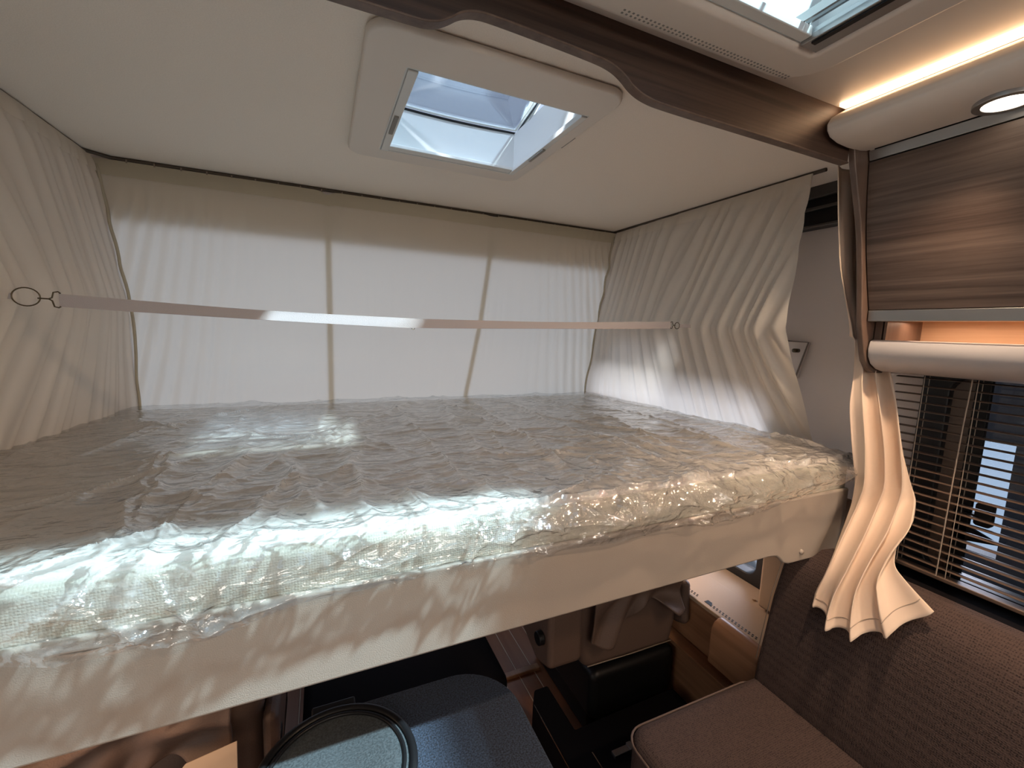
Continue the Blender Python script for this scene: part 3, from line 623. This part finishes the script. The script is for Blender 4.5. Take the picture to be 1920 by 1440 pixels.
for i in range(nr):
    L_, M_, R_ = cc[i]; q = ((1-u)**2)[:, None]*L_+(2*u*(1-u))[:, None]*(2*M_-.5*(L_+R_))+(u**2)[:, None]*R_
    d = R_-L_; nrm = np.array([d[1], -d[0], 0]); nrm = nrm/np.linalg.norm(nrm)
    if nrm[0] > 0: nrm = -nrm
    w_ = tv[i]/(len(rowz)-1)
    ph = u*(2.3+1.6*w_**1.5)+.25*math.sin(w_*9)+.2*vnoise(np.full(ncu, w_*5), u*2)
    f = np.sin(2*math.pi*ph); f = np.sign(f)*np.abs(f)**.75
    env = np.minimum(1, np.minimum(u, 1-u)*9+.15)
    f = f+1.0
    P[i] = q+(aa[i]*f*env*.8)[:, None]*nrm+(aa[i]*.35*np.cos(2*math.pi*ph)*env)[:, None]*(d/np.linalg.norm(d))
    if i > nr-14: P[i, :, 2] += -.008*((i-nr+14)/14)*(f*env)
t = thing('tieback_curtain', (1.35, .62, -.70), 'gathered beige curtain hanging below the locker and spreading over the sofa backrest', 'curtain')
b = MB(); b.grid(P); obj('cloth', b, TIEC, t, smooth=True, solid=.0025)
hp = P[-6]+np.array([-.003, -.002, 0]); b = MB(); b.tube([tuple(p) for p in hp[::2]], .0009, 5); obj('hem_stitch', b, plain('stitch_thread', (.50, .39, .30), .8), t)

# ================================================================== sofa on the right
t = thing('side_sofa', (1.1, -.2, -1.48), 'brown woven side sofa under the window blind', 'sofa')
b = MB(); b.prism(rrect(.690, 1.30, -1.0, .772, .055), 'z', -1.155, -1.0); obj('seat_cushion', b, SOFA, t, bevel=.028, seg=6)
b = MB(); b.tube([(x, y, -1.019) for x, y in rrect(.688, 1.17, -.99, .775, .055)[:22]]+[], .003, 6); obj('piping', b, plain('brown_piping', (.15, .10, .08), .7), t, smooth=True)
bk = [(1.150, -1.02), (1.160, -.94), (1.195, -.75), (1.225, -.655), (1.255, -.615), (1.30, -.597), (1.355, -.603), (1.39, -.63), (1.41, -.70), (1.43, -1.02)]
b = MB(); b.prism(bk, 'y', -.30, .765); obj('backrest', b, SOFA, t, bevel=.018, seg=5)
b = MB(); b.prism(bk, 'y', -1.0, -.305); obj('backrest', b, SOFA, t, bevel=.018, seg=5)
bk2 = [(x-.001, z) for x, z in bk[:5]]
b = MB(); b.tube([(x-.001, .764, z) for x, z in bk[1:6]], .0014, 6); tag(obj('piping', b, PIPE, t, smooth=True), 'pale piping')
b = MB(); b.box(.76, 1.54, -1.0, .765, -1.48, -1.155); obj('base', b, BLACKM, t)

# side console with wood front, ledge and vent holes
t = thing('side_console', (1.4, 1.4, -1.48), 'wooden side console with a beige perforated ledge below the cab window', 'console')
b = MB(); b.box(1.225, 1.395, .78, 2.2, -.965, -.950); obj('ledge', b, LEDGE, t, bevel=.003)
b = MB(); b.box(1.407, 1.53, .78, 2.2, -.995, -.965); obj('ledge', b, LEDGE, t, bevel=.003)
b = MB(); b.box(1.395, 1.407, .78, 2.2, -.995, -.975); obj('ledge_gap', b, CONW, t)
b = MB(); b.box(1.236, 1.25, .78, 2.2, -1.135, -.966); obj('front_panel', b, CONW, t, bevel=.002)
b = MB(); b.prism([(1.185, -1.14), (1.25, -1.14), (1.25, -1.16), (1.19, -1.16)], 'y', .80, 2.2); obj('lower_ledge', b, CONW, t, bevel=.002)
b = MB(); b.box(1.215, 1.25, .78, 2.2, -1.48, -1.16); obj('kick_panel', b, CONW, t)
b = MB(); b.prism([(1.180, -1.10), (1.235, -1.10), (1.235, -.950), (1.215, -.945), (1.195, -.955), (1.183, -.975)], 'y', .776, .945); obj('rounded_block', b, CONW, t, bevel=.006)
b = MB()
for k in range(34):
    y = 1.24-k*.0125
    if 1.005 < y < 1.06: continue
    for j in range(2): b.box(1.242+j*.008, 1.2465+j*.008, y-.0028+j*.004, y+.0028+j*.004, -.9505, -.9492)
tag(obj('vent_holes', b, BLACK, t), kind='stuff')
b = MB(); b.prism([(1.243, 1.03), (1.262, 1.03), (1.262, 1.012), (1.243, 1.000)], 'z', -.9505, -.9488); obj('finger_slot', b, BLACK, t)
b = MB(); b.tube([(1.445, .985, -.965), (1.445, .985, -.959)], .006, 12); obj('screw_cap', b, LEDGE, t)
b = MB(); b.box(1.41, 1.555, .86, .950, -.955, -.66); tag(obj('window_pillar', b, LEDGE, bevel=.012), 'beige pillar trim between the cab window and the sofa', 'pillar')

# ================================================================== passenger seat
def cab_seat(name, ox, oy, label):
    t = thing(name, (ox, oy, -1.48), label, 'seat', 'cab seats')
    def sh(m): m.v = [(x+ox, y+oy, z) for x, y, z in m.v]; return m
    b = MB(); b.prism([(-.185, -1.145), (.195, -1.150), (.215, -1.05), (.225, -.625), (-.225, -.625), (-.215, -1.05)], 'y', 0, .11); obj('backrest', sh(b), LEATH, t, bevel=.03, seg=5)
    b = MB(); b.tube([(-.178, -.002, -1.125), (.0, -.004, -1.128), (.190, -.002, -1.13)], .0022, 6); tag(obj('piping', sh(b), PIPE, t, smooth=True), 'pale piping')
    U, W = np.meshgrid(np.linspace(0, 1, 70), np.linspace(0, 1, 30), indexing='ij')   # crumpled pocket cloth on the back
    x = lerp(-.19, .165, U); z = -.80-W*(.20+.05*np.sin(U*7+.3)-.06*U)
    y = -.008-.045*ridge(U*3.4+W*1.3, W*1.6+U)**1.6-.035*W*np.sin(U*9+W*3)**2
    b = MB(); b.grid(np.stack([x, y, z], -1)); tag(obj('back_pocket', sh(b), LEATH, t, smooth=True, solid=.006), 'crumpled brown cloth pocket')
    b = MB(); b.box(-.21, .21, .11, .60, -1.16, -1.02); obj('seat_cushion', sh(b), LEATH, t, bevel=.035, seg=5)
    for sx in (-1, 1):
        b = MB(); b.prism([(-.02, -.90), (.30, -.90), (.30, -1.0), (.02, -1.08), (-.03, -1.06)] if sx > 0 else [(-.02, -.84), (.30, -.84), (.30, -1.0), (.06, -1.10), (-.03, -1.07)], 'x', sx*.218, sx*.252 if sx > 0 else -.345)
        ar = obj('armrest', sh(b), LEATH, t, bevel=.02, seg=4)
        b = MB(); b.tube([(sx*.240 if sx > 0 else -.345, .02, -.985), ((sx*.254) if sx > 0 else -.365, .02, -.985)], .022, 16); tag(obj('adjuster_knob', sh(b), BLACK, ar, smooth=True, bevel=.003), 'black adjuster knob')
    b = MB(); b.box(-.15, .225, .0, .55, -1.36, -1.17); b.box(-.12, .20, .04, .5, -1.48, -1.36); obj('pedestal', sh(b), BLACK, t, bevel=.03, seg=4)
    return t
cab_seat('cab_seat', .98, 1.10, 'brown cab seat with crumpled pocket cloth, in front of the wooden console')
ls = cab_seat('cab_seat', -.36, 1.04, 'brown cab seat half hidden under the left part of the bed')
b = MB(); b.box(-.452, -.425, 1.030, 1.036, -.93, -.66); tag(obj('strap', b, BLACK, ls, bevel=.002), 'black strap')
b = MB(); b.box(-.08, .60, 1.28, 2.2, -1.48, -1.25); tag(obj('engine_cover', b, BLACKM, bevel=.03), 'low black cover between the two cab seats', 'cover')
b = MB(); b.box(.60, .85, 1.505, 1.535, -1.482, -1.466); tag(obj('threshold_strip', b, CONW, bevel=.004), 'dark wooden strip across the striped floor boards', 'threshold')

# black storage box between table and seat
t = thing('storage_box', (.85, .93, -1.48), 'low black box on the floor beside the sofa with silver latch', 'box')
b = MB(); b.prism([(.655, .80), (.655, 1.20), (.685, 1.25), (.74, 1.25), (.74, 1.06), (1.17, 1.07), (1.17, .80)], 'z', -1.48, -1.30); obj('body', b, BLACKM, t, bevel=.008)
b = MB(); b.box(.6535, .6555, .80, 1.19, -1.302, -1.299); obj('edge_strip', b, CHROME, t)
b = MB(); b.box(.745, .748, .86, .97, -1.3005, -1.2985); obj('edge_strip', b, CHROME, t)
b = MB(); b.box(.80, .87, .925, .945, -1.302, -1.290); b.box(.857, .873, .922, .948, -1.302, -1.286); tag(obj('latch', b, ALU, t, bevel=.001), 'silver latch')

# ================================================================== table and round tray
t = thing('dinette_table', (.05, .4, -1.48), 'dark blue speckled table with rounded corners below the bed', 'table')
b = MB(); b.prism(rrect(-.125, .367, -.10, .851, .12, 10), 'z', -.812, -.777); obj('tabletop', b, TABLE, t, bevel=.006)
b = MB(); b.lathe([(.16, -1.48), (.16, -1.46), (.045, -1.44), (.045, -.83), (.10, -.813)], (.05, .4, 0), 32); obj('pedestal', b, ALU, t, smooth=True)
t = thing('round_tray', (.0085, .694, -.777), 'round grey tray with glossy black rim on the speckled table', 'tray')
b = MB(); b.lathe([(.119, -.776), (.119, -.752), (.004, -.750)], (.0085, .694, 0), 56); obj('plate', b, DISC, t)
def circ(r_, z, n=56): return [(.0085+r_*math.cos(2*math.pi*k/n), .694+r_*math.sin(2*math.pi*k/n), z) for k in range(n)]
b = MB(); b.tube(circ(.127, -.754), .008, 10, True); tag(obj('rim', b, BLACK, t, smooth=True), 'glossy black rim')
b = MB(); b.tube(circ(.112, -.750), .0037, 8, True); tag(obj('rim', b, BLACK, t, smooth=True), 'thin inner black rim')
b = MB(); b.box(-.032, .048, .817, .843, -.770, -.750); obj('hinge_tab', b, BLACK, t, bevel=.004)
t = thing('card_sleeve', (-.2, .95, -.93), 'pointed piece of brown card beside the left cab seat', 'card')
b = MB(); b.add([(-.32, .965, -.96), (-.27, .962, -.900), (-.178, .950, -.872), (-.172, .905, -.960), (-.20, .90, -1.04), (-.32, .93, -1.04)], [(0, 1, 2, 3, 4, 5)]); obj('sheet', b, PAPER, t, solid=.002)
